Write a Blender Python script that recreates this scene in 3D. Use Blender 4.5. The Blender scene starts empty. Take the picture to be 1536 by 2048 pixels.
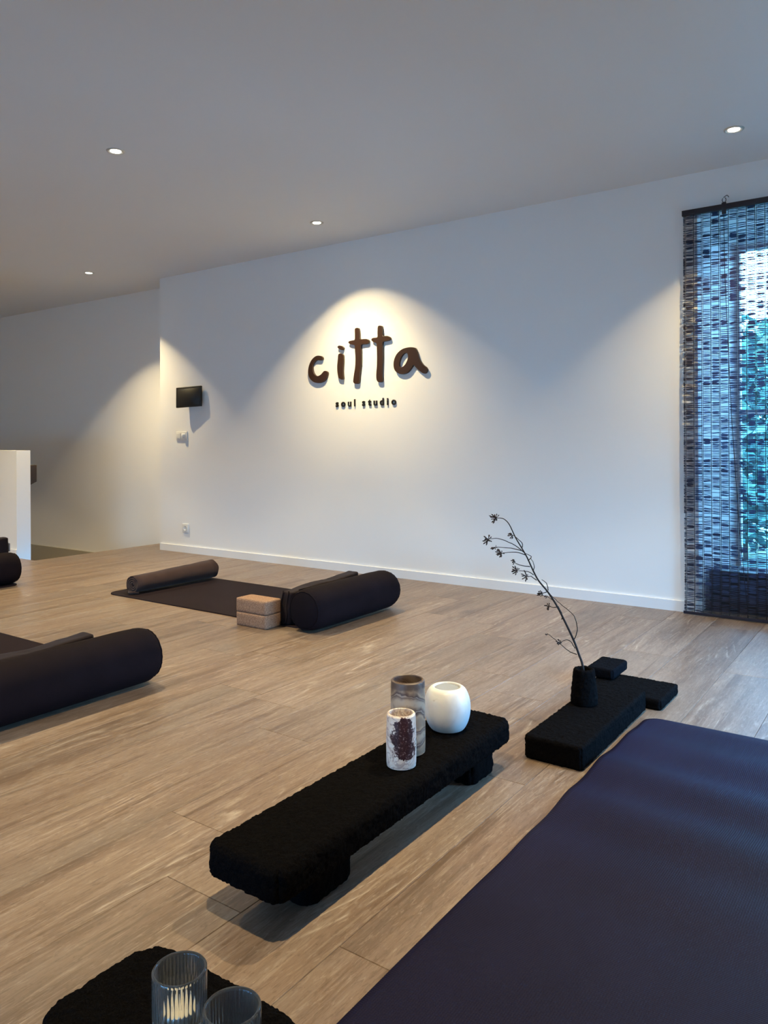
import bpy, bmesh, math, random
from mathutils import Vector, Matrix, noise

S = bpy.context.scene
COL = S.collection
R = random.Random(7)
PI = math.pi

# ------------------------------------------------------------------ camera
YAW, ROLL = math.atan(1082 / 1530), math.atan(17 / 3233)
fw = Vector((-math.sin(YAW), math.cos(YAW), 0)); rt = Vector((math.cos(YAW), math.sin(YAW), 0)); up = Vector((0, 0, 1))
cr = rt * math.cos(ROLL) - up * math.sin(ROLL); cu = rt * math.sin(ROLL) + up * math.cos(ROLL)
cd = bpy.data.cameras.new('camera'); cam = bpy.data.objects.new('camera', cd); COL.objects.link(cam)
m = Matrix((cr, cu, -fw)).transposed().to_4x4(); m.translation = (0, 0, 1.0); cam.matrix_world = m
cd.sensor_width = 36; cd.lens = 36 * 1530 / 2048; cd.shift_y = -140 / 2048; cd.clip_start = .02
S.camera = cam

XR, XW, YJ = .18, 1.6, 2.1      # right wall: inner face beyond the corner at YJ, and before it
# ------------------------------------------------------------------ sky, exposure
SKY = 34.5
W = bpy.data.worlds.new('sky'); S.world = W; W.use_nodes = True
nt = W.node_tree; nt.nodes.clear()
wo = nt.nodes.new('ShaderNodeOutputWorld'); bg = nt.nodes.new('ShaderNodeBackground')
tc = nt.nodes.new('ShaderNodeTexCoord'); sx = nt.nodes.new('ShaderNodeSeparateXYZ'); cr_ = nt.nodes.new('ShaderNodeValToRGB')
nt.links.new(tc.outputs['Generated'], sx.inputs[0]); nt.links.new(sx.outputs['Z'], cr_.inputs[0])
cr_.color_ramp.elements[0].position = 0; cr_.color_ramp.elements[0].color = (.10, .265, .48, 1)
cr_.color_ramp.elements[1].position = .75; cr_.color_ramp.elements[1].color = (.21, .54, 1, 1)
nt.links.new(cr_.outputs[0], bg.inputs[0]); nt.links.new(bg.outputs[0], wo.inputs[0]); bg.inputs[1].default_value = SKY
S.view_settings.view_transform = 'Standard'; S.view_settings.look = 'None'
S.view_settings.gamma = 1; S.view_settings.use_curve_mapping = False
S.view_settings.exposure = 0.09
S.cycles.max_bounces = 10; S.cycles.diffuse_bounces = 6; S.cycles.glossy_bounces = 4
S.cycles.transmission_bounces = 10; S.cycles.transparent_max_bounces = 12
S.cycles.sample_clamp_indirect = 6
S.cycles.use_denoising = True

def portal(loc, rot, sx_, sy_):
    l = bpy.data.lights.new('window_portal', 'AREA'); l.shape = 'RECTANGLE'; l.size = sx_; l.size_y = sy_
    o = bpy.data.objects.new('window_portal', l); COL.objects.link(o); o.location = loc; o.rotation_euler = rot
    l.cycles.is_portal = True
portal((-.46, 5.72, 1.16), (-PI / 2, 0, 0), 1.2, 2.3)
portal((XR + .05, 3.15, .55), (0, PI / 2, 0), 1.05, 1.7)
portal((-1.4, -1.66, .38), (PI / 2, 0, 0), 1.5, .7)
portal((-4.45, -1.66, .43), (PI / 2, 0, 0), 2.0, .8)

LAMP_W = 195
LAMP_C = (1, .79, .44)

# ------------------------------------------------------------------ helpers
def link(o, parent=None):
    COL.objects.link(o)
    if parent: o.parent = parent
    return o
def mesh(name, vs, fs, mat=None, parent=None, loc=None, smooth=False):
    me = bpy.data.meshes.new(name); me.from_pydata([tuple(v) for v in vs], [], fs); me.update()
    if mat: me.materials.append(mat)
    if smooth: me.polygons.foreach_set('use_smooth', [True] * len(me.polygons))
    o = bpy.data.objects.new(name, me); link(o, parent)
    if loc: o.location = loc
    return o
def empty(name, loc, label, cat, group=None, rz=0):
    o = bpy.data.objects.new(name, None); o.empty_display_size = .1; COL.objects.link(o)
    o.location = loc; o.rotation_euler = (0, 0, rz); return tag(o, label, cat, group)
def tag(o, label, cat, group=None):
    o['label'] = label; o['category'] = cat
    if group: o['group'] = group
    return o
def struct(o): o['kind'] = 'structure'; return o
BF = [(0, 3, 2, 1), (4, 5, 6, 7), (0, 1, 5, 4), (1, 2, 6, 5), (2, 3, 7, 6), (3, 0, 4, 7)]
def bv(x0, x1, y0, y1, z0, z1):
    return [(x0, y0, z0), (x1, y0, z0), (x1, y1, z0), (x0, y1, z0), (x0, y0, z1), (x1, y0, z1), (x1, y1, z1), (x0, y1, z1)]
def boxes(name, bs, mat, parent=None, loc=None):
    vs, fs = [], []
    for b in bs:
        k = len(vs); vs += bv(*b); fs += [tuple(i + k for i in f) for f in BF]
    return mesh(name, vs, fs, mat, parent, loc)
def bevel(o, w, seg=2):
    bm = bmesh.new(); bm.from_mesh(o.data)
    bmesh.ops.remove_doubles(bm, verts=bm.verts, dist=1e-6)
    bmesh.ops.bevel(bm, geom=bm.edges[:], offset=w, segments=seg, affect='EDGES', profile=.6, clamp_overlap=True)
    bm.to_mesh(o.data); bm.free()
    o.data.polygons.foreach_set('use_smooth', [True] * len(o.data.polygons)); return o
def bbox_(name, b, mat, parent=None, loc=None, w=.003):
    return bevel(boxes(name, [b], mat, parent, loc), w)
def lathe(name, prof, mat, parent=None, loc=None, n=48, mod=None, axis='Z', smooth=True):
    vs, fs = [], []
    for j, (r, z) in enumerate(prof):
        for i in range(n):
            a = 2 * PI * i / n; rr = r if mod is None else mod(j, r, a)
            vs.append((rr * math.cos(a), rr * math.sin(a), z) if axis == 'Z' else (rr * math.sin(a), z, rr * math.cos(a)))
    for j in range(len(prof) - 1):
        for i in range(n):
            k = (i + 1) % n
            f = (j * n + i, j * n + k, (j + 1) * n + k, (j + 1) * n + i)
            fs.append(f)
    return mesh(name, vs, fs, mat, parent, loc, smooth)
def tube(name, pts, rad, mat, parent=None, n=6, loc=None):
    vs, fs = [], []
    pts = [Vector(p) for p in pts]
    for i, p in enumerate(pts):
        t = (pts[min(i + 1, len(pts) - 1)] - pts[max(i - 1, 0)]).normalized()
        a = t.cross(Vector((.31, .87, .2))).normalized(); b = t.cross(a)
        r = rad(i / (len(pts) - 1)) if callable(rad) else rad
        for k in range(n):
            q = 2 * PI * k / n; vs.append(p + (a * math.cos(q) + b * math.sin(q)) * r)
    for i in range(len(pts) - 1):
        for k in range(n):
            l = (k + 1) % n; fs.append((i * n + k, i * n + l, (i + 1) * n + l, (i + 1) * n + k))
    fs.append(tuple(reversed(range(n)))); fs.append(tuple(range((len(pts) - 1) * n, len(pts) * n)))
    return mesh(name, vs, fs, mat, parent, loc, True)
def smoothpath(p, k=4, closed=False):
    P = [Vector(q) for q in p]; n = len(P); out = []
    for i in range(n if closed else n - 1):
        a, b, c, d = (P[(i - 1) % n], P[i], P[(i + 1) % n], P[(i + 2) % n]) if closed else (P[max(i - 1, 0)], P[i], P[i + 1], P[min(i + 2, n - 1)])
        for j in range(k):
            t = j / k
            out.append(.5 * ((2 * b) + (c - a) * t + (2 * a - 5 * b + 4 * c - d) * t * t + (3 * b - a - 3 * c + d) * t ** 3))
    if not closed: out.append(P[-1])
    return out
def roundbox(name, sx_, sy_, sz_, step, r, R2, mat, parent=None, loc=None, amp=0, freq=90, seed=0, warp=None):
    """box of that size standing on z=0, edges rounded by r, plan corners by R2, surface roughened by noise"""
    h = Vector((sx_ / 2, sy_ / 2, sz_ / 2)); n = [max(3, round(s / step)) for s in (sx_, sy_, sz_)]
    vid, vs, fs = {}, [], []
    def V(i, j, k):
        if (i, j, k) in vid: return vid[i, j, k]
        p = Vector((-h.x + sx_ * i / n[0], -h.y + sy_ * j / n[1], -h.z + sz_ * k / n[2]))
        q = Vector([max(-(h[a] - r), min(h[a] - r, p[a])) for a in range(3)]); d = p - q
        if d.length > 1e-9: d *= max(abs(c) for c in d) / d.length
        p = q + d
        if R2 > r:
            q = Vector((max(-(h.x - R2), min(h.x - R2, p.x)), max(-(h.y - R2), min(h.y - R2, p.y)), p.z)); d = p - q
            if d.length > 1e-9: d *= max(abs(c) for c in d) / d.length
            p = q + d
        vid[i, j, k] = len(vs); vs.append(p); return vid[i, j, k]
    a, b, c = n
    for i in range(a):
        for j in range(b):
            fs.append((V(i, j, 0), V(i, j + 1, 0), V(i + 1, j + 1, 0), V(i + 1, j, 0)))
            fs.append((V(i, j, c), V(i + 1, j, c), V(i + 1, j + 1, c), V(i, j + 1, c)))
    for i in range(a):
        for k in range(c):
            fs.append((V(i, 0, k), V(i + 1, 0, k), V(i + 1, 0, k + 1), V(i, 0, k + 1)))
            fs.append((V(i, b, k), V(i, b, k + 1), V(i + 1, b, k + 1), V(i + 1, b, k)))
    for j in range(b):
        for k in range(c):
            fs.append((V(0, j, k), V(0, j, k + 1), V(0, j + 1, k + 1), V(0, j + 1, k)))
            fs.append((V(a, j, k), V(a, j + 1, k), V(a, j + 1, k + 1), V(a, j, k + 1)))
    o = mesh(name, vs, fs, mat, parent, loc, True)
    me = o.data
    if amp:
        sd = Vector((seed * 3.7, seed * 1.9, seed * 5.3))
        nrm = [v.normal.copy() for v in me.vertices]
        for v, nn in zip(me.vertices, nrm):
            p = v.co
            k = noise.noise((p + sd) * freq) + .6 * noise.noise((p + sd) * freq * 2.3) + .8 * noise.noise((p + sd) * freq * .3)
            v.co = p + nn * amp * k
            if v.co.z < -h.z: v.co.z = -h.z
    for v in me.vertices:
        v.co.z += h.z
        if warp: v.co = warp(v.co)
    me.update(); return o

# ------------------------------------------------------------------ materials
class N:
    def __init__(s, name):
        s.m = bpy.data.materials.new(name); s.m.use_nodes = True; s.t = s.m.node_tree; s.t.nodes.clear()
        s.out = s.t.nodes.new('ShaderNodeOutputMaterial')
    def n(s, kind, **kw):
        x = s.t.nodes.new('ShaderNode' + kind)
        for k, v in kw.items():
            if k in x.inputs: s.set(x.inputs[k], v)
            else: setattr(x, k, v)
        return x
    def set(s, sock, v):
        if isinstance(v, bpy.types.NodeSocket): s.t.links.new(v, sock)
        elif isinstance(v, bpy.types.Node): s.t.links.new(v.outputs[0], sock)
        else: sock.default_value = v
    def ramp(s, f, *el, interp='LINEAR'):
        x = s.n('ValToRGB'); s.set(x.inputs[0], f); x.color_ramp.interpolation = interp
        e = x.color_ramp.elements
        while len(e) < len(el): e.new(.5)
        for q, (p, c) in zip(e, el): q.position = p; q.color = (*c, 1) if isinstance(c, (tuple, list)) else (c, c, c, 1)
        return x.outputs[0]
    def mix(s, f, a, b, mode='MIX'):
        x = s.n('Mix', data_type='RGBA', blend_type=mode)
        s.set(x.inputs[0], f); s.set(x.inputs[6], a if not isinstance(a, tuple) else (*a, 1)); s.set(x.inputs[7], b if not isinstance(b, tuple) else (*b, 1))
        return x.outputs[2]
    def math(s, op, a, b=0.0, c=0.0):
        x = s.n('Math', operation=op); s.set(x.inputs[0], a); s.set(x.inputs[1], b); s.set(x.inputs[2], c); return x.outputs[0]
    def coord(s, scale=(1, 1, 1), kind='Object', rnd=False, rot=(0, 0, 0)):
        v = s.n('TexCoord').outputs[kind]
        if rnd:
            oi = s.n('ObjectInfo'); k = s.n('VectorMath', operation='SCALE'); k.inputs[0].default_value = (37, 91, 53)
            s.set(k.inputs['Scale'], oi.outputs['Random']); a = s.n('VectorMath', operation='ADD')
            s.set(a.inputs[0], v); s.set(a.inputs[1], k.outputs[0]); v = a.outputs[0]
        mp = s.n('Mapping'); s.set(mp.inputs[0], v); mp.inputs['Scale'].default_value = scale; mp.inputs['Rotation'].default_value = rot
        return mp.outputs[0]
    def noise(s, vec, sc, det=3, dist=0, rough=.5):
        x = s.n('TexNoise'); s.set(x.inputs['Vector'], vec); x.inputs['Scale'].default_value = sc
        x.inputs['Detail'].default_value = det; x.inputs['Distortion'].default_value = dist; x.inputs['Roughness'].default_value = rough
        return x.outputs[0]
    def bump(s, h, st=.3, d=.002):
        x = s.n('Bump'); x.inputs['Strength'].default_value = st; x.inputs['Distance'].default_value = d; s.set(x.inputs['Height'], h); return x.outputs[0]
    def pbr(s, col, rough=.5, bump=None, **kw):
        p = s.n('BsdfPrincipled'); s.set(p.inputs['Base Color'], (*col, 1) if isinstance(col, tuple) else col); s.set(p.inputs['Roughness'], rough)
        if bump is not None: s.set(p.inputs['Normal'], bump)
        for k, v in kw.items(): s.set(p.inputs[k.replace('_', ' ')], v)
        s.t.links.new(p.outputs[0], s.out.inputs[0]); return s.m

def m_plaster(name, c):
    k = N(name); v = k.coord((1, 1, 1))
    n = k.noise(v, 1.3, 2); f = k.noise(v, 160, 2)
    return k.pbr(k.ramp(n, (.3, tuple(x * .985 for x in c)), (.7, c)), .75, k.bump(f, .06, .001))
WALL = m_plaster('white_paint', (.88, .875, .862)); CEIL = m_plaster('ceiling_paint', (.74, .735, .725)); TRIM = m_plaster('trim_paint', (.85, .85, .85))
STAIRSK = m_plaster('stair_skirting_paint', (.42, .39, .33))

def m_wood():
    k = N('limed_oak'); v = k.coord((1, 1, 1), rnd=True); oi = k.n('ObjectInfo')
    def vv(sx_, sy_): mp = k.n('Mapping'); k.set(mp.inputs[0], v); mp.inputs['Scale'].default_value = (sx_, sy_, 1); return mp.outputs[0]
    broad = k.noise(vv(11, .9), 1.0, 5, .9, .6)
    c = k.ramp(broad, (.28, (.114, .074, .052)), (.44, (.196, .136, .098)), (.58, (.25, .182, .136)), (.76, (.196, .144, .108)))
    # cathedral figure: contour lines of a stretched noise
    fig = k.noise(vv(5, .55), 1.0, 1.5, .35, .4); cont = k.math('FRACT', k.math('MULTIPLY', fig, 21.0))
    line = k.ramp(cont, (.1, 0.0), (.44, .25), (.55, 1.0), (.66, 0.0)); msk = k.ramp(k.noise(vv(4, 1.3), 1.3, 2), (.48, 0.0), (.62, 1.0))
    brk = k.ramp(k.noise(vv(60, 14), 1.0, 3), (.38, 0.0), (.6, 1.0))
    c = k.mix(k.math('MULTIPLY', k.math('MULTIPLY', k.math('MULTIPLY', line, msk), brk), .85), c, (.48, .41, .34))
    fine = k.noise(vv(150, 5), 1.0, 4, .4, .65)
    c = k.mix(k.ramp(fine, (.30, .6), (.5, 0.0)), c, (.125, .078, .046))
    c = k.mix(k.math('MULTIPLY', k.ramp(k.noise(vv(120, 5), 1.0, 4, .6), (.54, 0.0), (.70, 1.0)), .40), c, (.38, .31, .25))
    dark = k.ramp(k.noise(vv(24, 1.3), 1.0, 4, 1.0, .6), (.55, 0.0), (.70, 1.0)); c = k.mix(k.math('MULTIPLY', dark, .82), c, (.105, .067, .043))
    grey = k.ramp(k.noise(vv(5, 1.1), 1.0, 2), (.5, 0.0), (.72, .45)); c = k.mix(grey, c, (.20, .165, .135))
    kn = k.n('TexVoronoi'); k.set(kn.inputs['Vector'], vv(3.0, 1.0)); kn.inputs['Scale'].default_value = 1.0
    knot = k.ramp(k.math('ADD', kn.outputs['Distance'], k.math('MULTIPLY', k.noise(vv(60, 25), 1.0, 2), .06)), (.05, 1.0), (.13, 0.0))
    c = k.mix(k.math('MULTIPLY', knot, .7), c, (.07, .047, .036))
    fleck = k.noise(vv(130, 26), 1.0, 4, .8, .7)
    c = k.mix(k.ramp(fleck, (.34, .5), (.47, 0.0)), c, (.095, .062, .043)); c = k.mix(k.ramp(fleck, (.56, 0.0), (.68, .38)), c, (.42, .35, .29))
    val = k.n('HueSaturation'); k.set(val.inputs['Color'], c); k.set(val.inputs['Value'], k.math('MULTIPLY_ADD', oi.outputs['Random'], .22, .93))
    return k.pbr(val.outputs[0], k.math('MULTIPLY_ADD', fine, .16, .28), k.bump(fine, .14, .0005), Specular_IOR_Level=.5)
WOOD = m_wood()
JOINT = N('joint_dark').pbr((.13, .085, .055), .8)

def m_fuzz(name, c, fr=420):
    k = N(name); v = k.coord(); f = k.noise(v, fr, 3, 0, .7)
    return k.pbr(k.ramp(f, (.35, tuple(x * .35 for x in c)), (.6, tuple(x * 1.3 for x in c)), (.8, tuple(x * 5 for x in c))), .93, k.bump(f, .9, .003), Specular_IOR_Level=.04)
ROCK = m_fuzz('rough_black_pulp', (.0034, .0031, .0036)); ROCKB = m_fuzz('rough_black_pulp_bluish', (.0034, .0038, .0058))
def m_cloth(name, c, sheen=.25, scale=900):
    k = N(name); v = k.coord(); a = k.noise(v, 9, 3); f = k.noise(v, scale, 2)
    return k.pbr(k.ramp(a, (.3, tuple(x * .85 for x in c)), (.7, tuple(x * 1.15 for x in c))), .88, k.bump(f, .25, .0008), Specular_IOR_Level=.1, Sheen_Weight=sheen, Sheen_Roughness=.5)
BOLST = m_cloth('aubergine_cotton', (.0085, .0052, .0075), .0); BOLST2 = m_cloth('aubergine_cotton_end', (.0075, .005, .0075), .0)
TOWEL = m_cloth('brown_towelling', (.045, .027, .024), .1, 500); BLANK = m_cloth('dark_blanket', (.018, .012, .014), .06, 500)
TAGM = m_cloth('pale_tag', (.30, .27, .27), 0)
def m_mat(name, c, rough):
    k = N(name); v = k.coord((1, 1, 1), rot=(0, 0, PI / 4)); sx_ = k.n('SeparateXYZ'); k.set(sx_.inputs[0], v)
    a = k.math('SINE', k.math('MULTIPLY', sx_.outputs[0], 900)); b = k.math('SINE', k.math('MULTIPLY', sx_.outputs[1], 900))
    h = k.math('MULTIPLY', a, b); big = k.noise(k.coord(), 3.5, 3)
    cc = k.ramp(big, (.3, tuple(x * .88 for x in c)), (.7, tuple(x * 1.1 for x in c)))
    cc = k.mix(k.ramp(h, (.2, .22), (.6, 0.0)), cc, (.008, .007, .010))
    return k.pbr(cc, rough, k.bump(h, .35, .0008), Specular_IOR_Level=.06)
MATM = m_mat('rubber_mat_indigo', (.0118, .0112, .036), .55); MATF = m_mat('rubber_mat_aubergine', (.019, .0125, .0165), .7)
def m_cork():
    k = N('cork'); v = k.coord(); a = k.noise(v, 160, 3, 0, .7); b = k.noise(v, 420, 2)
    c = k.ramp(a, (.32, (.17, .088, .055)), (.5, (.32, .19, .12)), (.68, (.42, .27, .18)))
    return k.pbr(k.mix(k.ramp(b, (.33, .8), (.42, 0.0)), c, (.13, .07, .045)), .85, k.bump(a, .3, .0015))
CORK = m_cork()
def m_simple(name, c, r=.5, **kw):
    k = N(name); v = k.coord(); n = k.noise(v, 40, 2)
    return k.pbr(k.ramp(n, (.3, tuple(x * .94 for x in c)), (.7, c)), r, **kw)
BROWN = m_simple('brown_lacquer', (.038, .017, .009), .4); BLACKL = m_simple('black_letter', (.012, .012, .014), .4)
TABM = m_simple('black_plastic', (.010, .010, .010), .45); SCRN = m_simple('dark_screen', (.012, .0105, .008), .5)
PLAST = m_simple('white_plastic', (.80, .79, .76), .35); DARKP = m_simple('socket_dark', (.06, .06, .06), .6); PIN = m_simple('pin_metal', (.6, .6, .6), .3, Metallic=1.0)
RAILM = m_simple('dark_stained_wood', (.035, .02, .014), .45)
def m_marble_brown():
    k = N('banded_brown_marble'); v = k.coord((1, 1, 1), rot=(.45, .30, .2))
    d = k.noise(v, 12, 5, .4, .6); w = k.n('TexWave', wave_type='BANDS', bands_direction='Z'); k.set(w.inputs['Vector'], v)
    w.inputs['Scale'].default_value = 4.2; w.inputs['Distortion'].default_value = 6.5; w.inputs['Detail'].default_value = 4; w.inputs['Detail Scale'].default_value = 1.6; w.inputs['Phase Offset'].default_value = 1.0
    c = k.ramp(w.outputs[0], (.08, (.30, .22, .16)), (.28, (.46, .33, .22)), (.42, (.20, .135, .105)), (.55, (.075, .048, .045)), (.62, (.42, .34, .28)), (.70, (.13, .09, .08)), (.95, (.44, .35, .27)))
    sz = k.n('SeparateXYZ'); k.set(sz.inputs[0], k.coord()); top = k.ramp(k.math('ADD', sz.outputs[2], k.math('MULTIPLY', k.math('SUBTRACT', d, .5), .09)), (.158, 0.0), (.175, 1.0))
    c = k.mix(k.math('MULTIPLY', top, .8), c, (.075, .052, .050))
    c = k.mix(k.ramp(k.noise(v, 55, 4), (.56, 0.0), (.7, .5)), c, (.18, .13, .12))
    return k.pbr(c, .38)
def m_marble_burgundy():
    k = N('white_burgundy_marble'); v = k.coord(); sp = k.n('SeparateXYZ'); k.set(sp.inputs[0], v)
    n = k.noise(v, 34, 6, .2, .7); fine = k.noise(v, 190, 4, .3, .65)
    # a blotch facing -y/+x side: distance along the surface direction (0.55,-0.83)
    side = k.math('ADD', k.math('MULTIPLY', sp.outputs[0], .83), k.math('MULTIPLY', sp.outputs[1], .55))
    u = k.math('ABSOLUTE', k.math('ADD', side, -.004)); front = k.math('SUBTRACT', k.math('MULTIPLY', sp.outputs[0], .55), k.math('MULTIPLY', sp.outputs[1], .83))
    zz = k.math('ABSOLUTE', k.math('SUBTRACT', sp.outputs[2], .078)); s = k.math('ADD', k.math('POWER', k.math('DIVIDE', u, .029), 2.0), k.math('POWER', k.math('DIVIDE', zz, .056), 4.0))
    s = k.math('ADD', s, k.math('MULTIPLY', k.math('SUBTRACT', n, .5), 4.5)); s = k.math('ADD', s, k.math('MULTIPLY', k.math('LESS_THAN', front, 0.0), 1.2))
    rad = k.math('SQRT', k.math('ADD', k.math('MULTIPLY', sp.outputs[0], sp.outputs[0]), k.math('MULTIPLY', sp.outputs[1], sp.outputs[1])))
    f = k.math('MULTIPLY', k.ramp(s, (.94, 1.0), (1.0, 0.0)), k.math('GREATER_THAN', rad, .0335))
    white = k.ramp(k.noise(v, 28, 4, 1.0), (.35, (.80, .77, .74)), (.55, (.72, .62, .55)), (.7, (.78, .76, .75)))
    veins = k.ramp(k.math('ABSOLUTE', k.math('SUBTRACT', k.noise(v, 22, 4, 1.4), .5)), (.012, .75), (.04, 0.0))
    white = k.mix(k.math('MULTIPLY', veins, .7), white, (.22, .13, .14))
    burg = k.ramp(fine, (.45, (.035, .012, .014)), (.58, (.06, .024, .027)), (.66, (.36, .29, .28)))
    return k.pbr(k.mix(f, white, burg), .35, Subsurface_Weight=.04)
def m_marble_white():
    k = N('white_marble'); v = k.coord(); a = k.noise(v, 14, 5, .8)
    c = k.ramp(a, (.3, (.66, .67, .69)), (.52, (.80, .80, .79)), (.7, (.86, .85, .83)))
    sp = k.ramp(k.noise(v, 42, 2), (.70, 0.0), (.78, 1.0)); return k.pbr(k.mix(k.math('MULTIPLY', sp, .35), c, (.35, .30, .27)), .32, Subsurface_Weight=.08)
MB1, MB2, MB3 = m_marble_brown(), m_marble_burgundy(), m_marble_white()
def m_glass(name, col, ior=1.47):
    k = N(name); return k.pbr(col, .03, Transmission_Weight=.97, IOR=ior)
GLASS = m_glass('ribbed_glass', (.90, .955, .985))
def m_pane():
    k = N('window_glass'); a = k.n('BsdfTransparent'); a.inputs[0].default_value = (.93, .97, .98, 1); g = k.n('BsdfGlossy'); g.inputs['Roughness'].default_value = .02
    fr = k.n('Fresnel'); fr.inputs[0].default_value = 1.45; x = k.n('MixShader'); k.set(x.inputs[0], fr.outputs[0]); k.set(x.inputs[1], a); k.set(x.inputs[2], g)
    k.t.links.new(x.outputs[0], k.out.inputs[0]); return k.m
PANE = m_pane()
WAX = m_simple('cream_wax', (.80, .70, .52), .5); ALU = m_simple('aluminium_cup', (.7, .7, .7), .3, Metallic=1.0)
def m_emit(name, c, s):
    k = N(name); e = k.n('Emission'); e.inputs[0].default_value = (*c, 1); e.inputs[1].default_value = s; k.t.links.new(e.outputs[0], k.out.inputs[0]); return k.m
LENS = m_emit('lamp_lens', (1, .95, .82), 14)
RING = m_simple('lamp_trim_metal', (.62, .60, .56), .35, Metallic=.6)
def m_reed():
    k = N('dark_reed'); v = k.coord((30, 1, 400)); n = k.noise(v, 1.0, 3)
    c = k.ramp(n, (.3, (.012, .009, .012)), (.7, (.045, .032, .034)))
    d = k.n('BsdfDiffuse'); k.set(d.inputs[0], c); t = k.n('BsdfTranslucent'); t.inputs[0].default_value = (.10, .15, .22, 1)
    x = k.n('AddShader'); k.set(x.inputs[0], d); k.set(x.inputs[1], t); k.t.links.new(x.outputs[0], k.out.inputs[0]); return k.m
REED = m_reed(); CORD = m_simple('dark_cord', (.015, .011, .015), .8); HEADR = m_simple('dark_headrail', (.014, .012, .018), .5)
FRAME = m_simple('window_frame_white', (.7, .72, .75), .4); LEDGE = m_simple('dark_ledge_paint', (.02, .02, .024), .6)
TWIG = m_simple('dry_twig', (.011, .007, .0065), .85); BUD = m_simple('dry_bud', (.034, .019, .016), .9)
LEAF = m_simple('leaf_green', (.13, .27, .24), .6); BARK = m_simple('bark', (.08, .06, .05), .9); GRAVEL = m_simple('gravel', (.24, .235, .22), .9)

# ------------------------------------------------------------------ room shell
D, H = 4.66, 2.547
XC = -5.87
XE = -6.233           # edge of the stairwell in the floor
struct(boxes('wall_back', [(XC, -1.07, D, 4.95, 0, H), (-1.30, -1.07, 4.95, 5.85, 0, H), (-1.07, XR, D, 5.85, 2.335, H), (XR, XR + .15, D, 5.85, 0, H)], WALL))
struct(boxes('wall_far', [(-10.15, XC, 4.95, 5.1, -.5, H)], WALL))
struct(boxes('wall_left', [(-10.15, -10.0, -1.75, 4.95, -.5, H)], WALL))
struct(boxes('wall_right', [(XR, XW + .15, YJ, YJ + .15, 0, H), (XW, XW + .15, -1.75, YJ, 0, H), (XR, XR + .15, YJ + .15, 2.3, 0, H), (XR, XR + .15, 2.3, 4.0, 1.1, H), (XR, XR + .15, 4.0, D, 0, H)], WALL))
struct(boxes('wall_front', [(-10.0, -5.5, -1.75, -1.6, 0, H), (-5.5, -3.4, -1.75, -1.6, .85, H), (-3.4, -2.2, -1.75, -1.6, 0, H), (-2.2, -.6, -1.75, -1.6, .75, H), (-.6, XW + .15, -1.75, -1.6, 0, H)], WALL))
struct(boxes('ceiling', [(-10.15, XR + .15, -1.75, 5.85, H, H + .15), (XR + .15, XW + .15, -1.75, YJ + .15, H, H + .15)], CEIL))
para = struct(boxes('wall_low', [(-10.0, -6.517, 3.622, 3.75, -.5, .942)], WALL))
struct(boxes('trim_1', [(-10.0, -6.507, 3.610, 3.622, 0, .07)], TRIM)); 
struct(boxes('baseboard_back', [(XC, -1.085, D - .014, D, 0, .062)], TRIM))
struct(boxes('baseboard_far', [(-6.16, XC - .02, 4.936, 4.95, 0, .062)], TRIM))
struct(boxes('baseboard_stair', [(-10.0, XE - .02, 4.936, 4.95, -.36, -.178)], STAIRSK))

# floor: subfloor with one plank object per board
floor = struct(boxes('floor', [(XE, XR, -1.6, 5.0, -.30, -.012), (XR, XW, -1.6, YJ, -.30, -.012), (-10.0, XE, -1.6, 3.62, -.30, -.012), (XE + .001, XE + .02, 3.76, 4.94, -.36, -.30)], JOINT))
struct(boxes('stair_landing', [(-10.0, XE, 3.75, 4.95, -.42, -.36), (-6.53, XE, 3.76, 4.94, -.36, -.18)], JOINT))
KNOWN = {1: 1.935, 2: 1.36, 5: 1.185, 6: 3.54, -7: 2.62, 0: .55, 4: .45, 3: 2.75}
cache = {}
def plank(x, y0, y1):
    key = round(y1 - y0, 3)
    if key not in cache:
        w, l, g, b = .24, y1 - y0, .0004, .0010
        x0, x1, a0, a1 = -w / 2 + g, w / 2 - g, -l / 2 + g, l / 2 - g
        vs = [(x0, a0, -.012), (x1, a0, -.012), (x1, a1, -.012), (x0, a1, -.012), (x0, a0, -.0011), (x1, a0, -.0011), (x1, a1, -.0011), (x0, a1, -.0011),
              (x0 + b, a0 + b, 0), (x1 - b, a0 + b, 0), (x1 - b, a1 - b, 0), (x0 + b, a1 - b, 0)]
        fs = [(0, 3, 2, 1), (0, 1, 5, 4), (1, 2, 6, 5), (2, 3, 7, 6), (3, 0, 4, 7), (4, 5, 9, 8), (5, 6, 10, 9), (6, 7, 11, 10), (7, 4, 8, 11), (8, 9, 10, 11)]
        me = bpy.data.meshes.new('plank'); me.from_pydata(vs, [], fs); me.materials.append(WOOD); cache[key] = me
    o = bpy.data.objects.new('plank', cache[key]); COL.objects.link(o); o.parent = floor; o.location = (x, (y0 + y1) / 2, 0)
L = 1.6
for k in range(-32, 15):
    x = -2.153 + .24 * (k + .5)
    if x > XW + .0 or x < -9.95: continue
    xk = x - .12
    ymax = D if xk > XC else (4.94 if xk > XE - .01 else 3.62)
    if xk < XC < xk + .24: ymax = D
    if -1.1 < x < XR: ymax = 4.78
    if xk > XR - .2: ymax = YJ
    j = KNOWN.get(k, R.random() * L)
    y = j - math.ceil((j + 1.6) / L) * L
    while y < ymax:
        a, b = max(y, -1.6), min(y + L, ymax)
        if b - a > .03: plank(x, round(a, 3), round(b, 3))
        y += L
boxes('plank', [(-5.9922, -5.8705, D + .0005, 4.935, -.012, 0)], WOOD, floor)

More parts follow.
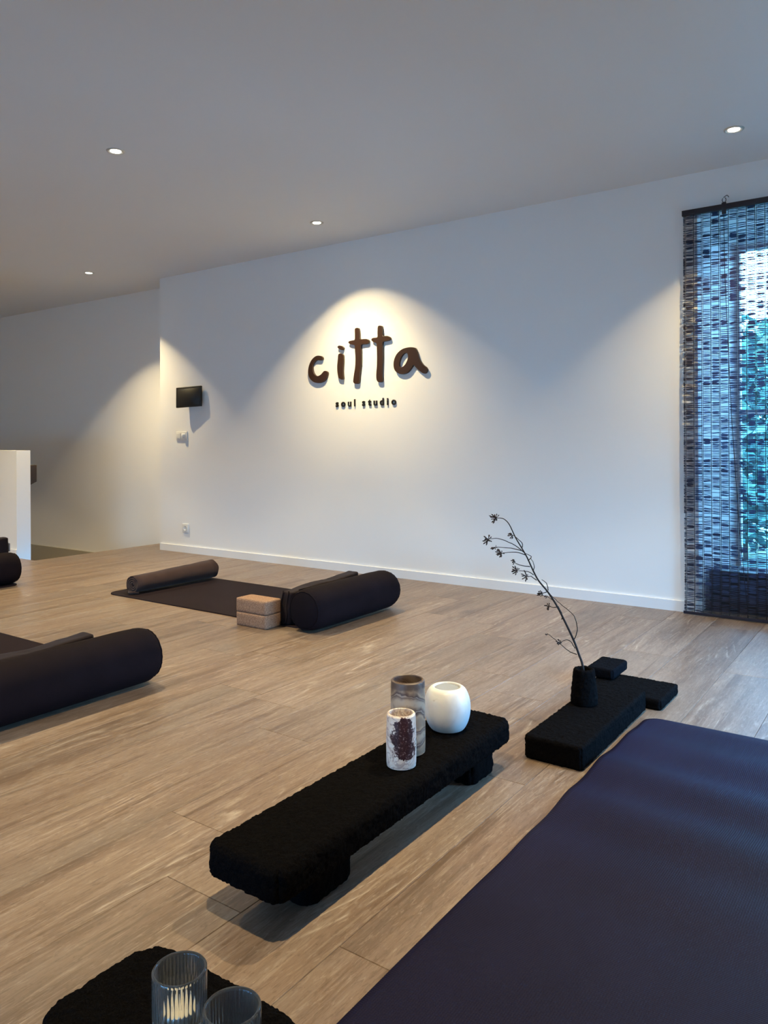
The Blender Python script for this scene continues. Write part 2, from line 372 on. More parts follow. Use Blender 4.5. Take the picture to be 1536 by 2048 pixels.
# windows
def window(name, x0, x1, y0, y1, z0, z1, bars_x, bars_z, wd=.05):
    """frame in a wall along x (y0..y1 thin) or along y"""
    w = struct(bpy.data.objects.new(name, None)); COL.objects.link(w); w.location = ((x0 + x1) / 2, (y0 + y1) / 2, z0)
    o = Vector(w.location); alongx = (x1 - x0) > (y1 - y0)
    a0, a1 = (x0, x1) if alongx else (y0, y1)
    def piece(nm, p0, p1, q0, q1, mat, t=0):
        if alongx: b = (p0 - o.x, p1 - o.x, y0 + t - o.y, y1 - t - o.y, q0 - z0, q1 - z0)
        else: b = (x0 + t - o.x, x1 - t - o.x, p0 - o.y, p1 - o.y, q0 - z0, q1 - z0)
        return boxes(nm, [b], mat, w)
    piece('window_frame', a0, a0 + wd, z0, z1, FRAME); piece('window_frame', a1 - wd, a1, z0, z1, FRAME)
    piece('window_frame', a0 + wd, a1 - wd, z1 - wd, z1, FRAME); piece('window_frame', a0 + wd, a1 - wd, z0, z0 + wd, FRAME)
    for b in bars_x: piece('mullion', b - wd / 2, b + wd / 2, z0 + wd, z1 - wd, FRAME)
    xs = [a0 + wd] + [v for b in bars_x for v in (b - wd / 2, b + wd / 2)] + [a1 - wd]
    for i in range(0, len(xs), 2):
        for b in bars_z: piece('transom', xs[i], xs[i + 1], b - wd / 2, b + wd / 2, FRAME)
        zs = [z0 + wd] + [v for b in bars_z for v in (b - wd / 2, b + wd / 2)] + [z1 - wd]
        for j in range(0, len(zs), 2): piece('pane', xs[i], xs[i + 1], zs[j], zs[j + 1], PANE, (y1 - y0 if alongx else x1 - x0) * .44)
    return w
window('window_1', -1.07, XR, 5.72, 5.78, .0, 2.335, [-.42], [1.19], .032)
window('window_4', XR + .05, XR + .11, 2.3, 4.0, 0, 1.1, [3.15], [])
window('window_2', -5.5, -3.4, -1.71, -1.65, 0, .85, [-4.45], [])
window('window_3', -2.2, -.6, -1.71, -1.65, 0, .75, [-1.4], [])
struct(boxes('window_sill', [(-1.045, XR, 4.80, 5.05, 0, .235)], LEDGE))
struct(boxes('window_floor', [(-1.07, XR, 4.781, 5.72, -.012, 0)], LEDGE))

# ------------------------------------------------------------------ outside
gr = struct(boxes('lawn', [(-60, 60, 5.86, 90, -.45, -.35)], m_simple('lawn_green', (.10, .22, .20), .9)))
gr = struct(boxes('ground', [(XR + .16, 60, -60, 5.86, -.45, -.35), (-60, XR + .16, -60, -1.76, -.45, -.35)], GRAVEL))
def shrub(x, y, r, h, label, n=5200):
    t = empty('shrub', (x, y, -.35), label, 'shrub', 'shrubs in the garden outside the blind')
    tube('trunk', [(0, 0, 0), (.03, 0, h * .35), (0, .03, h * .6)], lambda u: .07 * (1 - .5 * u), BARK, t)
    vs, fs = [], []
    for i in range(n):
        d = Vector((R.gauss(0, 1), R.gauss(0, 1), R.gauss(0, 1))).normalized() * (R.random() ** .4)
        p = Vector((d.x * r, d.y * r, h * .52 + d.z * h * .48)); s = .07 + .06 * R.random()
        a = Vector((R.gauss(0, 1), R.gauss(0, 1), R.gauss(0, .6))).normalized() * s; b = a.cross(Vector((R.random(), R.random(), R.random()))).normalized() * s * .5
        k = len(vs); vs += [p - a, p + b, p + a, p - b]; fs.append((k, k + 1, k + 2, k + 3))
    f = mesh('foliage', vs, fs, LEAF, t); f['kind'] = 'stuff'
shrub(-1.7, 9.4, 1.35, 2.75, 'rounded shrub behind the left edge of the woven blind')
shrub(1.5, 9.8, 1.45, 2.5, 'wide shrub glimpsed through the middle of the woven blind')
shrub(5.0, 11.0, 1.7, 3.4, 'tallest shrub seen through the right of the woven blind')

# ------------------------------------------------------------------ downlights
def photometric(l):
    """recessed reflector: brightest straight down, weaker towards the cut-off"""
    l.use_nodes = True; t = l.node_tree; e = t.nodes['Emission']
    g = t.nodes.new('ShaderNodeNewGeometry'); s = t.nodes.new('ShaderNodeSeparateXYZ'); a = t.nodes.new('ShaderNodeMath'); a.operation = 'ABSOLUTE'
    r = t.nodes.new('ShaderNodeValToRGB'); t.links.new(g.outputs['Incoming'], s.inputs[0]); t.links.new(s.outputs['Z'], a.inputs[0]); t.links.new(a.outputs[0], r.inputs[0])
    el = r.color_ramp.elements; el.new(.5); el.new(.5); el.new(.5)
    for q, (p, v) in zip(el, ((.54, .055), (.60, .085), (.68, .20), (.94, 1.0), (1, .72))): q.position = p; q.color = (v, v, v, 1)
    t.links.new(r.outputs[0], e.inputs['Strength'])
def downlight(x, y, label, aim=(0, 0, 0), gain=1.0):
    t = empty('downlight', (x, y, H), label, 'downlight', 'recessed ceiling downlights')
    lathe('trim_ring', [(.034, 0), (.035, -.004), (.040, -.0055), (.046, -.004), (.048, 0)], RING, t, n=40)
    lathe('reflector', [(.0335, -.0001), (.031, -.0015), (.0285, -.0012)], RING, t, n=40)
    lathe('lens', [(.0283, -.0010), (.0283, -.0022), (.014, -.0032), (.0005, -.0034)], LENS, t, n=32)
    l = bpy.data.lights.new('downlight_lamp', 'SPOT'); l.energy = LAMP_W * gain; l.color = LAMP_C; l.spot_size = math.radians(102); l.spot_blend = .16; l.shadow_soft_size = .016
    photometric(l)
    o = bpy.data.objects.new('downlight_lamp', l); COL.objects.link(o); o.parent = t; o.location = (0, 0, -.025); o.rotation_euler = aim
downlight(-3.49, 4.13, 'round recessed downlight in the ceiling above the wall lettering', (math.radians(6), math.radians(-2.5), 0))
downlight(-6.18, 4.12, 'small round recessed downlight above the stairwell opening', gain=.9)
downlight(-.77, 4.12, 'recessed downlight near the top of the blue woven blind', gain=.55)
downlight(-3.49, 2.49, 'recessed downlight in the left of the ceiling, above the cork blocks')
downlight(-.77, 2.49, 'recessed downlight above the block with the dried branch, out of frame')
downlight(-3.49, .86, 'recessed downlight over the bare floor left of the camera, out of frame')
downlight(-.77, .86, 'recessed downlight above the glass tumblers, out of frame')
downlight(-8.88, 2.49, 'added unseen downlight beyond the low wall, warming the far left by bounce')  # extra lamp added out of view so its warm bounce tints the far wall
downlight(-6.18, 2.49, 'recessed downlight above the leftmost bolster, out of frame', gain=1.05)

# ------------------------------------------------------------------ wall lettering
GL = dict(
c=[(-3.872, 1.664), (-3.883, 1.677), (-3.915, 1.685), (-3.947, 1.68), (-3.98, 1.659), (-4.004, 1.627), (-4.019, 1.586), (-4.019, 1.545), (-4.003, 1.511), (-3.97, 1.484), (-3.927, 1.471), (-3.884, 1.473), (-3.847, 1.49), (-3.826, 1.522), (-3.822, 1.546), (-3.836, 1.558), (-3.857, 1.559), (-3.875, 1.545), (-3.895, 1.531), (-3.925, 1.523), (-3.95, 1.533), (-3.968, 1.554), (-3.977, 1.584), (-3.973, 1.617), (-3.953, 1.64), (-3.926, 1.653), (-3.894, 1.648), (-3.874, 1.652)],
i=[(-3.712, 1.677), (-3.699, 1.685), (-3.679, 1.682), (-3.666, 1.668), (-3.665, 1.622), (-3.669, 1.574), (-3.669, 1.525), (-3.665, 1.493), (-3.675, 1.486), (-3.695, 1.491), (-3.711, 1.504), (-3.721, 1.544), (-3.723, 1.593), (-3.717, 1.641)],
dot=[(-3.718, 1.742), (-3.706, 1.748), (-3.683, 1.744), (-3.666, 1.733), (-3.663, 1.722), (-3.67, 1.715), (-3.686, 1.715), (-3.704, 1.725), (-3.717, 1.734)],
t1=[(-3.549, 1.861), (-3.539, 1.869), (-3.523, 1.869), (-3.513, 1.861), (-3.507, 1.825), (-3.503, 1.784), (-3.472, 1.78), (-3.438, 1.777), (-3.419, 1.764), (-3.421, 1.749), (-3.438, 1.742), (-3.482, 1.742), (-3.494, 1.729), (-3.492, 1.682), (-3.493, 1.626), (-3.497, 1.579), (-3.505, 1.532), (-3.509, 1.485), (-3.514, 1.455), (-3.526, 1.446), (-3.549, 1.447), (-3.564, 1.456), (-3.567, 1.472), (-3.559, 1.519), (-3.548, 1.574), (-3.544, 1.638), (-3.548, 1.694), (-3.552, 1.738), (-3.572, 1.746), (-3.597, 1.753), (-3.612, 1.765), (-3.602, 1.775), (-3.571, 1.778), (-3.551, 1.783), (-3.549, 1.821)],
t2=[(-3.333, 1.858), (-3.324, 1.867), (-3.307, 1.866), (-3.297, 1.857), (-3.294, 1.822), (-3.29, 1.789), (-3.25, 1.785), (-3.227, 1.774), (-3.222, 1.761), (-3.236, 1.751), (-3.274, 1.748), (-3.29, 1.743), (-3.294, 1.706), (-3.294, 1.636), (-3.297, 1.567), (-3.299, 1.505), (-3.296, 1.466), (-3.3, 1.449), (-3.317, 1.446), (-3.336, 1.452), (-3.347, 1.469), (-3.349, 1.508), (-3.343, 1.57), (-3.341, 1.64), (-3.343, 1.702), (-3.346, 1.738), (-3.374, 1.751), (-3.392, 1.765), (-3.389, 1.777), (-3.369, 1.781), (-3.338, 1.783), (-3.336, 1.818)],
a=[(-3.039, 1.685), (-3.007, 1.678), (-2.992, 1.657), (-2.981, 1.622), (-2.963, 1.584), (-2.937, 1.552), (-2.911, 1.532), (-2.902, 1.513), (-2.911, 1.495), (-2.929, 1.49), (-2.951, 1.501), (-2.982, 1.525), (-3.004, 1.545), (-3.017, 1.557), (-3.031, 1.543), (-3.058, 1.514), (-3.085, 1.499), (-3.117, 1.495), (-3.154, 1.505), (-3.182, 1.529), (-3.192, 1.564), (-3.186, 1.606), (-3.162, 1.646), (-3.121, 1.674), (-3.08, 1.684)])
HOLE = [(-3.077, 1.648), (-3.098, 1.646), (-3.121, 1.628), (-3.138, 1.599), (-3.144, 1.569), (-3.138, 1.548), (-3.122, 1.544), (-3.099, 1.555), (-3.08, 1.576), (-3.066, 1.606), (-3.066, 1.636)]
def curve_mesh(cu):
    o = bpy.data.objects.new('tmp', cu); COL.objects.link(o)
    dg = bpy.context.evaluated_depsgraph_get(); me = bpy.data.meshes.new_from_object(o.evaluated_get(dg), depsgraph=dg)
    bpy.data.objects.remove(o); return me
def outline_letter(outs, cx, cz):
    cu = bpy.data.curves.new('letter', 'CURVE'); cu.dimensions = '2D'; cu.fill_mode = 'BOTH'; cu.extrude = .0085; cu.bevel_depth = .0012; cu.bevel_resolution = 1
    for pts in outs:
        pp = smoothpath([(x - cx, z - cz) for x, z in pts], 3, True); sp = cu.splines.new('POLY'); sp.points.add(len(pp) - 1); sp.use_cyclic_u = True
        for q, p in zip(sp.points, pp): q.co = (p.x, p.y, 0, 1)
    return curve_mesh(cu)
sign = empty('wall_lettering', (-3.46, D - .0098, 1.66), 'large brown raised five-letter wall lettering under the spotlight', 'sign')
for key, pts in GL.items():
    outs = [[p for p in pts]] + ([HOLE] if key == 'a' else [])
    me = outline_letter(outs, -3.46, 1.66); me.materials.clear(); me.materials.append(BROWN)
    o = bpy.data.objects.new('letter_dot' if key == 'dot' else 'letter', me); link(o, sign); o.rotation_euler = (PI / 2, 0, 0)
sub = empty('wall_lettering', (-3.46, D - .0045, 1.276), 'small black two-word wall lettering below the large brown letters', 'sign')
for ch, x in zip('soulstudio', (-3.737, -3.676, -3.614, -3.564, -3.479, -3.423, -3.369, -3.309, -3.257, -3.201)):
    cu = bpy.data.curves.new('text', 'FONT'); cu.body = ch; cu.size = .0745; cu.extrude = .004; cu.offset = .0022; cu.align_x = 'CENTER'
    me = curve_mesh(cu); me.materials.clear(); me.materials.append(BLACKL)
    o = bpy.data.objects.new('letter', me); link(o, sub); o.location = (x + 3.46, 0, 0); o.rotation_euler = (PI / 2, 0, 0)

# ------------------------------------------------------------------ wall devices
t = empty('wall_tablet', (-5.405, D, 1.415), 'black wall tablet on the corner end of the white wall', 'tablet')
hold = bevel(boxes('mount', [(-.05, .05, -.045, 0, -.04, .04)], TABM, t), .004)
bd = bevel(boxes('body', [(-.142, .142, -.011, .011, -.092, .092)], TABM, t, (0, -.052, 0)), .005); bd.rotation_euler = (math.radians(-3), math.radians(-2.0), math.radians(9))
sc = bevel(boxes('screen', [(-.122, .122, -.0125, -.0105, -.075, .075)], SCRN, t, (0, -.052, 0)), .0006, 1); sc.rotation_euler = bd.rotation_euler
t = empty('light_switch', (-5.56, D, 1.065), 'white double light switch with a dimmer below the tablet', 'switch')
bevel(boxes('plate', [(-.075, .075, -.010, 0, -.042, .042)], PLAST, t), .004)
bevel(boxes('rocker', [(-.062, -.010, -.0150, -.0095, -.024, .026)], PLAST, t), .002)
bevel(boxes('dimmer_surround', [(.006, .058, -.0135, -.0095, -.024, .026)], PLAST, t), .002)
lathe('dimmer_knob', [(.0005, -.030), (.017, -.030), (.019, -.027), (.020, -.013)], PLAST, t, (.032, 0, .002), 28, axis='Y')
t = empty('power_socket', (-5.515, D, .222), 'white power socket low on the wall above the baseboard', 'socket')
bevel(boxes('plate', [(-.041, .041, -.010, 0, -.041, .041)], PLAST, t), .004)
lathe('socket_well', [(.024, -.0125), (.022, -.0135), (.0205, -.0105), (.0005, -.0102)], PLAST, t, None, 32, axis='Y')
lathe('earth_pin', [(.0005, -.020), (.0024, -.019), (.0028, -.0102)], PIN, t, (0, 0, .010), 12, axis='Y')
for s in (-1, 1): lathe('pin_hole', [(.0005, -.0106), (.0026, -.0106), (.0026, -.0101)], DARKP, t, (s * .0095, 0, -.003), 12, axis='Y')
t = empty('handrail', (-7.0, 3.75, .72), 'dark handrail end showing behind the low white wall', 'handrail')
bevel(mesh('rail', [(-.9, 0, -.09), (.475, 0, -.09), (.475, .066, -.06), (-.9, .066, -.06), (-.9, 0, .09), (.475, 0, .09), (.475, .066, .09), (-.9, .066, .09)], BF, RAILM, t), .006)

# ------------------------------------------------------------------ woven blind
bl = empty('woven_blind', (-1.14, 4.625, .004), 'dark woven reed blind hanging over the bright blue window', 'blind')
BW, BH = .92, 2.30
def bend(z): return -.012 * math.sin(PI * min(1, max(0, (BH - z) / BH)) ** 1.3) - (.02 * max(0, 1 - z / .35) ** 2)
vs, fs = [], []
PITCHX = .0465
edges = [0.0] + [.012 + PITCHX * q for q in range(int((BW - .012) / PITCHX) + 1)] + [BW]
z = .010
while z < BH - .012:
    pitch = R.choice((.0075, .009, .010, .0115)); thick_row = R.random() < .06; row = R.uniform(.55, 1.15)
    yb = bend(z); tilt = R.uniform(-.0012, .0012); zl = z
    for c in range(len(edges) - 1):
        x0, x1 = edges[c], edges[c + 1]
        zr = z + R.uniform(-.0014, .0014)
        if R.random() < .10 and not thick_row: zl = zr; continue
        hm = pitch * (R.uniform(.36, .80) * row if not thick_row else R.uniform(.8, 1.1))
        if R.random() < .16: hm = pitch * R.uniform(.9, 1.35)
        he = min(hm * .75, .0026) * R.uniform(.6, 1.0); y0 = yb + R.uniform(-.0014, .0014); k = len(vs)
        st = [(0, he, zl), (R.uniform(.18, .3), hm, z * .5 + zl * .5 + tilt), (R.uniform(.68, .85), hm * R.uniform(.7, 1.1), z * .5 + zr * .5 - tilt), (1, he, zr)]
        for u, hh, zz in st:
            X = x0 + (x1 - x0) * u
            vs += [(X, y0 - .0013, zz - hh / 2), (X, y0 - .0013, zz + hh / 2), (X, y0 + .0013, zz + hh / 2), (X, y0 + .0013, zz - hh / 2)]
        for q in range(3):
            for e in range(4):
                g = (e + 1) % 4; fs.append((k + q * 4 + e, k + q * 4 + 4 + e, k + q * 4 + 4 + g, k + q * 4 + g))
        zl = zr
    z += pitch
wv = mesh('reed_weave', vs, fs, REED, bl); wv['kind'] = 'stuff'
bevel(boxes('headrail', [(-.004, BW + .004, -.014, .014, BH - .008, BH + .024)], HEADR, bl), .003)
bevel(boxes('bottom_bar', [(0, BW, -.036, -.028, .0, .016)], REED, bl), .002)
i = 0; x = .012
while x < BW:
    offs = (-.0035, .0035) if i % 2 == 0 else (0,)
    for dx in offs:
        tube('cord', [(x + dx, bend(q) - .004, q) for q in [BH - .004 - (BH - .01) * j / 14 for j in range(15)]], .0014 if len(offs) == 2 else .0017, CORD, bl, 5)
    x += .0465; i += 1
bevel(boxes('pulley_bracket', [(.213, .237, -.021, -.013, BH - .035, BH + .03)], HEADR, bl), .002)
tube('hook', [(.225 + .010 * math.sin(a), -.012, BH + .045 + .014 * math.cos(a)) for a in [q * .55 for q in range(1, 11)]], .0022, HEADR, bl, 6)
tube('hook', [(.222, -.012, BH + .058), (.230, -.008, BH + .066), (.238, 0, BH + .072), (.240, .010, BH + .072), (.24, .033, BH + .07)], .0022, HEADR, bl, 6)
tube('pull_cord', [(.225, -.022, BH - .03), (.228, -.022, BH - .35), (.245, -.024, BH - .8), (.262, -.026, 1.1), (.30, -.036, .5), (.345, -.05, .02)], .0016, CORD, bl, 5)

# ------------------------------------------------------------------ yoga sets
def bolster(x, y0, y1, z, label):
    t = empty('bolster', (x, (y0 + y1) / 2, z), label, 'bolster', 'dark bolsters at the ends of the mats'); l = (y1 - y0) / 2; r = .112
    def shape(o, seed):
        for v in o.data.vertices:
            p = v.co; a = math.atan2(p.x, p.z)
            k = 1 + .012 * noise.noise(Vector((p.x * 5 + seed, p.y * 2, p.z * 5))) + .012 * math.sin(a * 22 + 3 * noise.noise(Vector((a * 2, p.y * 8, seed)))) * max(0, (abs(p.y) / l - .80) / .2)
            p.x *= k; p.z *= k
            p.z = max(p.z + r * .985, 0) if p.z < 0 else p.z + r * .985
            if p.z < .012: p.z = .004 + p.z * .5
    prof = [(r * .86, -l + .014), (r * .93, -l + .024), (r * .975, -l + .038)] + [(r * (1 + .012 * math.sin(PI * q / 24)), -l + .06 + (2 * l - .12) * q / 24) for q in range(25)] + [(r * .975, l - .038), (r * .93, l - .024), (r * .86, l - .014)]
    shape(lathe('cover', prof, BOLST, t, None, 72, axis='Y'), x)
    for s in (-1, 1):
        e = lathe('end_panel', [(.001, s * (l + .006)), (r * .35, s * (l + .004)), (r * .68, s * (l - .004)), (r * .80, s * (l - .009)), (r * .855, s * (l - .013)), (r * .875, s * (l - .017))], BOLST2, t, None, 72, axis='Y')
        shape(e, x + 2)
        p = lathe('piping', [(r * .875 + .0035 * math.cos(q * PI / 4), s * (l - .0145) + .004 * math.sin(q * PI / 4)) for q in range(9)], BOLST2, t, None, 72, axis='Y'); shape(p, x)
    for a in (-.62,):
        tube('seam', [((r * 1.035) * math.sin(a + .03 * math.sin(q)), -l + .05 + (2 * l - .1) * q / 16, r + r * 1.03 * math.cos(a + .03 * math.sin(q)) ) for q in range(17)], .0035, BOLST2, t, 6)
    return t
bolster(-2.665, 3.02, 3.80, .006, 'dark aubergine bolster on the far mat beside the cork blocks')
bolster(-2.68, 1.28, 2.065, .006, 'dark aubergine bolster at the left edge, nearest to the camera')
bolster(-5.335, 2.16, 2.955, .006, 'dark bolster cut off at the left edge beside the low white wall')
def folded(x, y0, y1, z, h, w, lean, label, tagged=False):
    t = empty('folded_blanket', (x, (y0 + y1) / 2, z), label, 'blanket', 'folded blankets behind the bolsters')
    def wp(p):
        p = p.copy(); u = p.z / h
        return Vector((p.x + lean * u + .010 * math.sin(p.y * 14) * u, p.y, p.z * (.93 + .14 * p.y / (y1 - y0)) + .004 * noise.noise(p * 9) * u))
    roundbox('cloth', w, y1 - y0, h, .011, .011, .016, BLANK, t, None, .0016, 24, x, wp)
    for q in (-.25, .22): 
        tube('fold', [(lean * j / 8 + q * w + .004 * math.sin(j), (y0 - y1) / 2 - .0015, h * .05 + h * .85 * j / 8) for j in range(9)], .004, BLANK, t, 6)
    if tagged: bevel(boxes('fabric_tag', [(-.035, .035, -.003, .003, -.06, .0)], TAGM, t, (lean * .7, (y1 - y0) / 2 + .004, h * .86)), .001, 1)
folded(-2.865, 3.09, 3.71, .006, .208, .085, .02, 'dark folded blanket tucked behind the bolster next to the cork blocks')
folded(-2.868, 1.25, 1.90, .006, .205, .085, .02, 'dark folded blanket tucked behind the bolster nearest to the camera')
folded(-5.51, 2.30, 2.985, .006, .31, .085, .0, 'dark blanket with a small pale tag behind the leftmost bolster', True)
def far_mat(x0, x1, y0, y1, label):
    o = roundbox('yoga_mat', x1 - x0, y1 - y0, .006, .012, .002, .085, MATF, None, ((x0 + x1) / 2, (y0 + y1) / 2, 0))
    return tag(o, label, 'mat', 'aubergine yoga mats laid on the floor')
far_mat(-4.46, -2.70, 3.085, 3.875, 'dark aubergine yoga mat under the rolled towel and the cork blocks')
far_mat(-4.5, -2.70, 1.335, 2.125, 'dark yoga mat at the left edge under the nearest bolster')
far_mat(-7.0, -5.23, 2.15, 2.94, 'dark yoga mat under the leftmost bolster')
# rolled towel
t = empty('rolled_towel', (-4.265, 3.50, .006), 'brown rolled towel lying across the head of the far mat', 'towel')
n, turns = 150, 3.6; vs, fs = [], []; yl = .345
prof = []
for i in range(n):
    a = 2 * PI * turns * i / (n - 1); r = .014 + .045 * i / (n - 1)
    prof.append((r * math.cos(a), r * math.sin(a), a))
th = .0085; ring = [(x, z) for x, z, a in prof] + [(x + th * -math.cos(a), z + th * -math.sin(a)) for x, z, a in reversed(prof)]
ny = 14
for j in range(ny + 1):
    y = -yl + 2 * yl * j / ny
    for k, (x, z) in enumerate(ring):
        wob = 1 + .05 * noise.noise(Vector((x * 9, y * 5, z * 9))) + .03 * noise.noise(Vector((x * 40, y * 14, z * 40)))
        g = 1.08 + .16 * j / ny; vs.append((x * wob * 1.05 * g, y + .006 * noise.noise(Vector((x * 30, z * 30, 2))), max(.001, (z * wob * .98 + .058) * g)))
m_ = len(ring)
for j in range(ny):
    for k in range(m_):
        l = (k + 1) % m_; fs.append((j * m_ + k, (j + 1) * m_ + k, (j + 1) * m_ + l, j * m_ + l))
for j in (0, ny):
    for k in range(n - 1): fs.append((j * m_ + k, j * m_ + k + 1, j * m_ + m_ - 2 - k, j * m_ + m_ - 1 - k))
mesh('towel_roll', vs, fs, TOWEL, t, None, True)
tube('loose_corner', [(-.03, -yl - .004, .012), (.0, -yl - .012, .010), (.02, -yl - .006, .014), (.04, -yl + .02, .012)], .010, TOWEL, t, 8)
for zz, lb in ((.0, 'lower cork block of the stack in front of the far mat'), (.0755, 'upper cork block, lighter on top, of the stack beside the bolster')):
    o = roundbox('cork_block', .228, .122, .0745, .012, .006, .008, CORK, None, (-2.985, 3.022, zz)); tag(o, lb, 'yoga block', 'stacked cork blocks')

# ------------------------------------------------------------------ near mat
def mwarp(p):
    y = p.y + 1.0; w = math.exp(-((y - 2.25) / .5) ** 2)
    p = p.copy(); e = .0085 * w * (1 + math.sin(y * 23 + p.x * 2.2)) * (.6 + .4 * math.cos(p.x * 3)) + .0025 * (1 + math.sin(y * 7 + p.x * 6))
    if y > 2.74: e *= max(0, (2.8 - y) / .06)
    p.z += e; p.x += .003 * w * math.sin(y * 23) + .002 * math.sin(y * 5); return p
o = roundbox('yoga_mat', .70, 3.6, .006, .016, .002, .06, MATM, None, (-.475, 1.0, 0), warp=mwarp)
tag(o, 'large dark indigo yoga mat in the right foreground', 'mat')

# ------------------------------------------------------------------ rough black benches, blocks and vase
def bench(name, x0, x1, y0, y1, legs, label, seed, R2):
    t = empty(name, ((x0 + x1) / 2, (y0 + y1) / 2, 0), label, 'bench', 'rough black low benches')
    roundbox('bench_top', x1 - x0, y1 - y0, .074, .0033, .020, R2, ROCK, t, (0, 0, .076), .0027, 150, seed)
    for a, b, c, d in legs:
        roundbox('leg', b - a, d - c, .084, .006, .012, .035, ROCK, t, ((a + b) / 2 - (x0 + x1) / 2, (c + d) / 2 - (y0 + y1) / 2, 0), .003, 95, seed + 3)
    return t
bench('low_bench', -1.262, -1.040, 1.105, 2.150, [(-1.235, -1.075, 1.235, 1.40), (-1.235, -1.068, 1.945, 2.095)], 'long low black bench with a rough surface carrying three stone vases', 1, .035)
bench('low_stool', -1.094, -.724, .612, .852, [(-1.06, -.97, .65, .81), (-.94, -.84, .65, .81)], 'low black rough stool at the bottom edge under the glass tumblers', 5, .06)
def block(x0, x1, y0, y1, z, h, label, seed, mat=ROCK, rz=0, amp=.0021):
    o = roundbox('rough_block', x1 - x0, y1 - y0, h, .0035, .010, .014, mat, None, ((x0 + x1) / 2, (y0 + y1) / 2, z), amp, 170, seed); o.rotation_euler = (0, 0, rz)
    return tag(o, label, 'block', 'rough black floor blocks')
block(-1.04, -.848, 2.225, 2.875, 0, .0735, 'long black rough block standing under the black vase', 11)
block(-1.10, -.798, 2.89, 3.135, 0, .040, 'flat black rough block on the floor behind the long block', 12)
block(-1.132, -1.02, 3.02, 3.205, .042, .040, 'small black rough block lying on the flat block', 13, ROCKB, 0, .0015)
# black vase on the block
t = empty('black_vase', (-.987, 2.612, .0745), 'small black rough vase holding a dried branch', 'vase')
prof = [(.0005, 0), (.040, 0), (.0455, .006), (.0465, .02)] + [(.0465 - .0085 * q / 8, .02 + .085 * q / 8) for q in range(1, 9)] + [(.0365, .117), (.032, .122), (.026, .122), (.021, .116), (.020, .09), (.019, .03), (.0005, .028)]
pp = smoothpath([(a, b, 0) for a, b in prof], 4)
o = lathe('vase_body', [(max(p.x, .0004), p.y) for p in pp], ROCK, t, None, 90)
nrm = [v.normal.copy() for v in o.data.vertices]
for v, nn in zip(o.data.vertices, nrm):
    if v.co.z > .003: v.co += nn * .0022 * (noise.noise(v.co * 110) + .6 * noise.noise(v.co * 240))
# ------------------------------------------------------------------ dried branch
BR = dict(
main=[(.006, .004, -.085), (-.003, -.002, 0.013), (-0.014, -0.01, 0.056), (-0.029, -0.021, 0.107), (-0.055, -0.039, 0.175), (-0.077, -0.055, 0.229), (-0.103, -0.073, 0.278), (-0.13, -0.092, 0.319), (-0.147, -0.104, 0.359), (-0.162, -0.115, 0.4), (-0.176, -0.124, 0.43), (-0.195, -0.138, 0.47), (-0.213, -0.15, 0.516), (-0.226, -0.16, 0.534), (-0.237, -0.168, 0.539), (-0.25, -0.177, 0.539)],
t1=[(-0.169, -0.12, 0.416), (-0.195, -0.138, 0.441), (-0.231, -0.163, 0.46), (-0.253, -0.179, 0.464), (-0.27, -0.191, 0.46)],
t2=[(-0.178, -0.126, 0.424), (-0.209, -0.148, 0.433), (-0.253, -0.179, 0.437)],
t3=[(-0.165, -0.116, 0.408), (-0.195, -0.138, 0.419), (-0.235, -0.166, 0.415)],
t4=[(-0.176, -0.124, 0.435), (-0.177, -0.125, 0.451), (-0.195, -0.138, 0.473), (-0.205, -0.145, 0.479)],
t5=[(-0.154, -0.109, 0.367), (-0.174, -0.123, 0.37), (-0.193, -0.137, 0.377), (-0.197, -0.139, 0.384)],
t6=[(-0.143, -0.101, 0.338), (-0.16, -0.113, 0.349), (-0.191, -0.135, 0.353)],
t7=[(-0.134, -0.095, 0.319), (-0.147, -0.104, 0.33), (-0.152, -0.107, 0.334), (-0.165, -0.117, 0.335)],
t8=[(-0.158, -0.112, 0.389), (-0.149, -0.106, 0.403), (-0.167, -0.118, 0.413)],
t9=[(-0.145, -0.103, 0.351), (-0.142, -0.1, 0.37), (-0.151, -0.107, 0.397)],
t10=[(-0.028, -0.02, 0.109), (-0.019, -0.014, 0.142), (-0.024, -0.017, 0.175), (-0.033, -0.023, 0.199), (-0.06, -0.042, 0.229), (-0.086, -0.061, 0.256), (-0.112, -0.079, 0.289)],
t11=[(-0.101, -0.072, 0.283), (-0.108, -0.076, 0.31), (-0.123, -0.087, 0.323)],
t12=[(-0.064, -0.045, 0.18), (-0.062, -0.044, 0.202), (-0.082, -0.058, 0.24), (-0.1, -0.071, 0.256)],
t13=[(-0.021, -0.015, 0.056), (-0.043, -0.03, 0.067), (-0.069, -0.049, 0.094), (-0.097, -0.069, 0.121)],
t14=[(-0.025, -0.018, 0.078), (-0.038, -0.027, 0.102), (-0.053, -0.038, 0.109), (-0.067, -0.047, 0.099)],
t15=[(-0.077, -0.055, 0.224), (-0.09, -0.064, 0.224), (-0.099, -0.07, 0.227)],
t16=[(-0.106, -0.075, 0.278), (-0.114, -0.081, 0.275), (-0.12, -0.085, 0.274)])
t = empty('dried_branch', (-.987, 2.611, .19), 'dry leaning twig with small seed heads standing in the black vase', 'branch')
CL = {'main': 1.15, 't1': 1.15, 't2': .7, 't3': 1.15, 't4': .9, 't5': .6, 't6': 1.0, 't7': 1.1, 't12': .5, 't13': .35, 't14': .8, 't15': .8, 't16': .8}
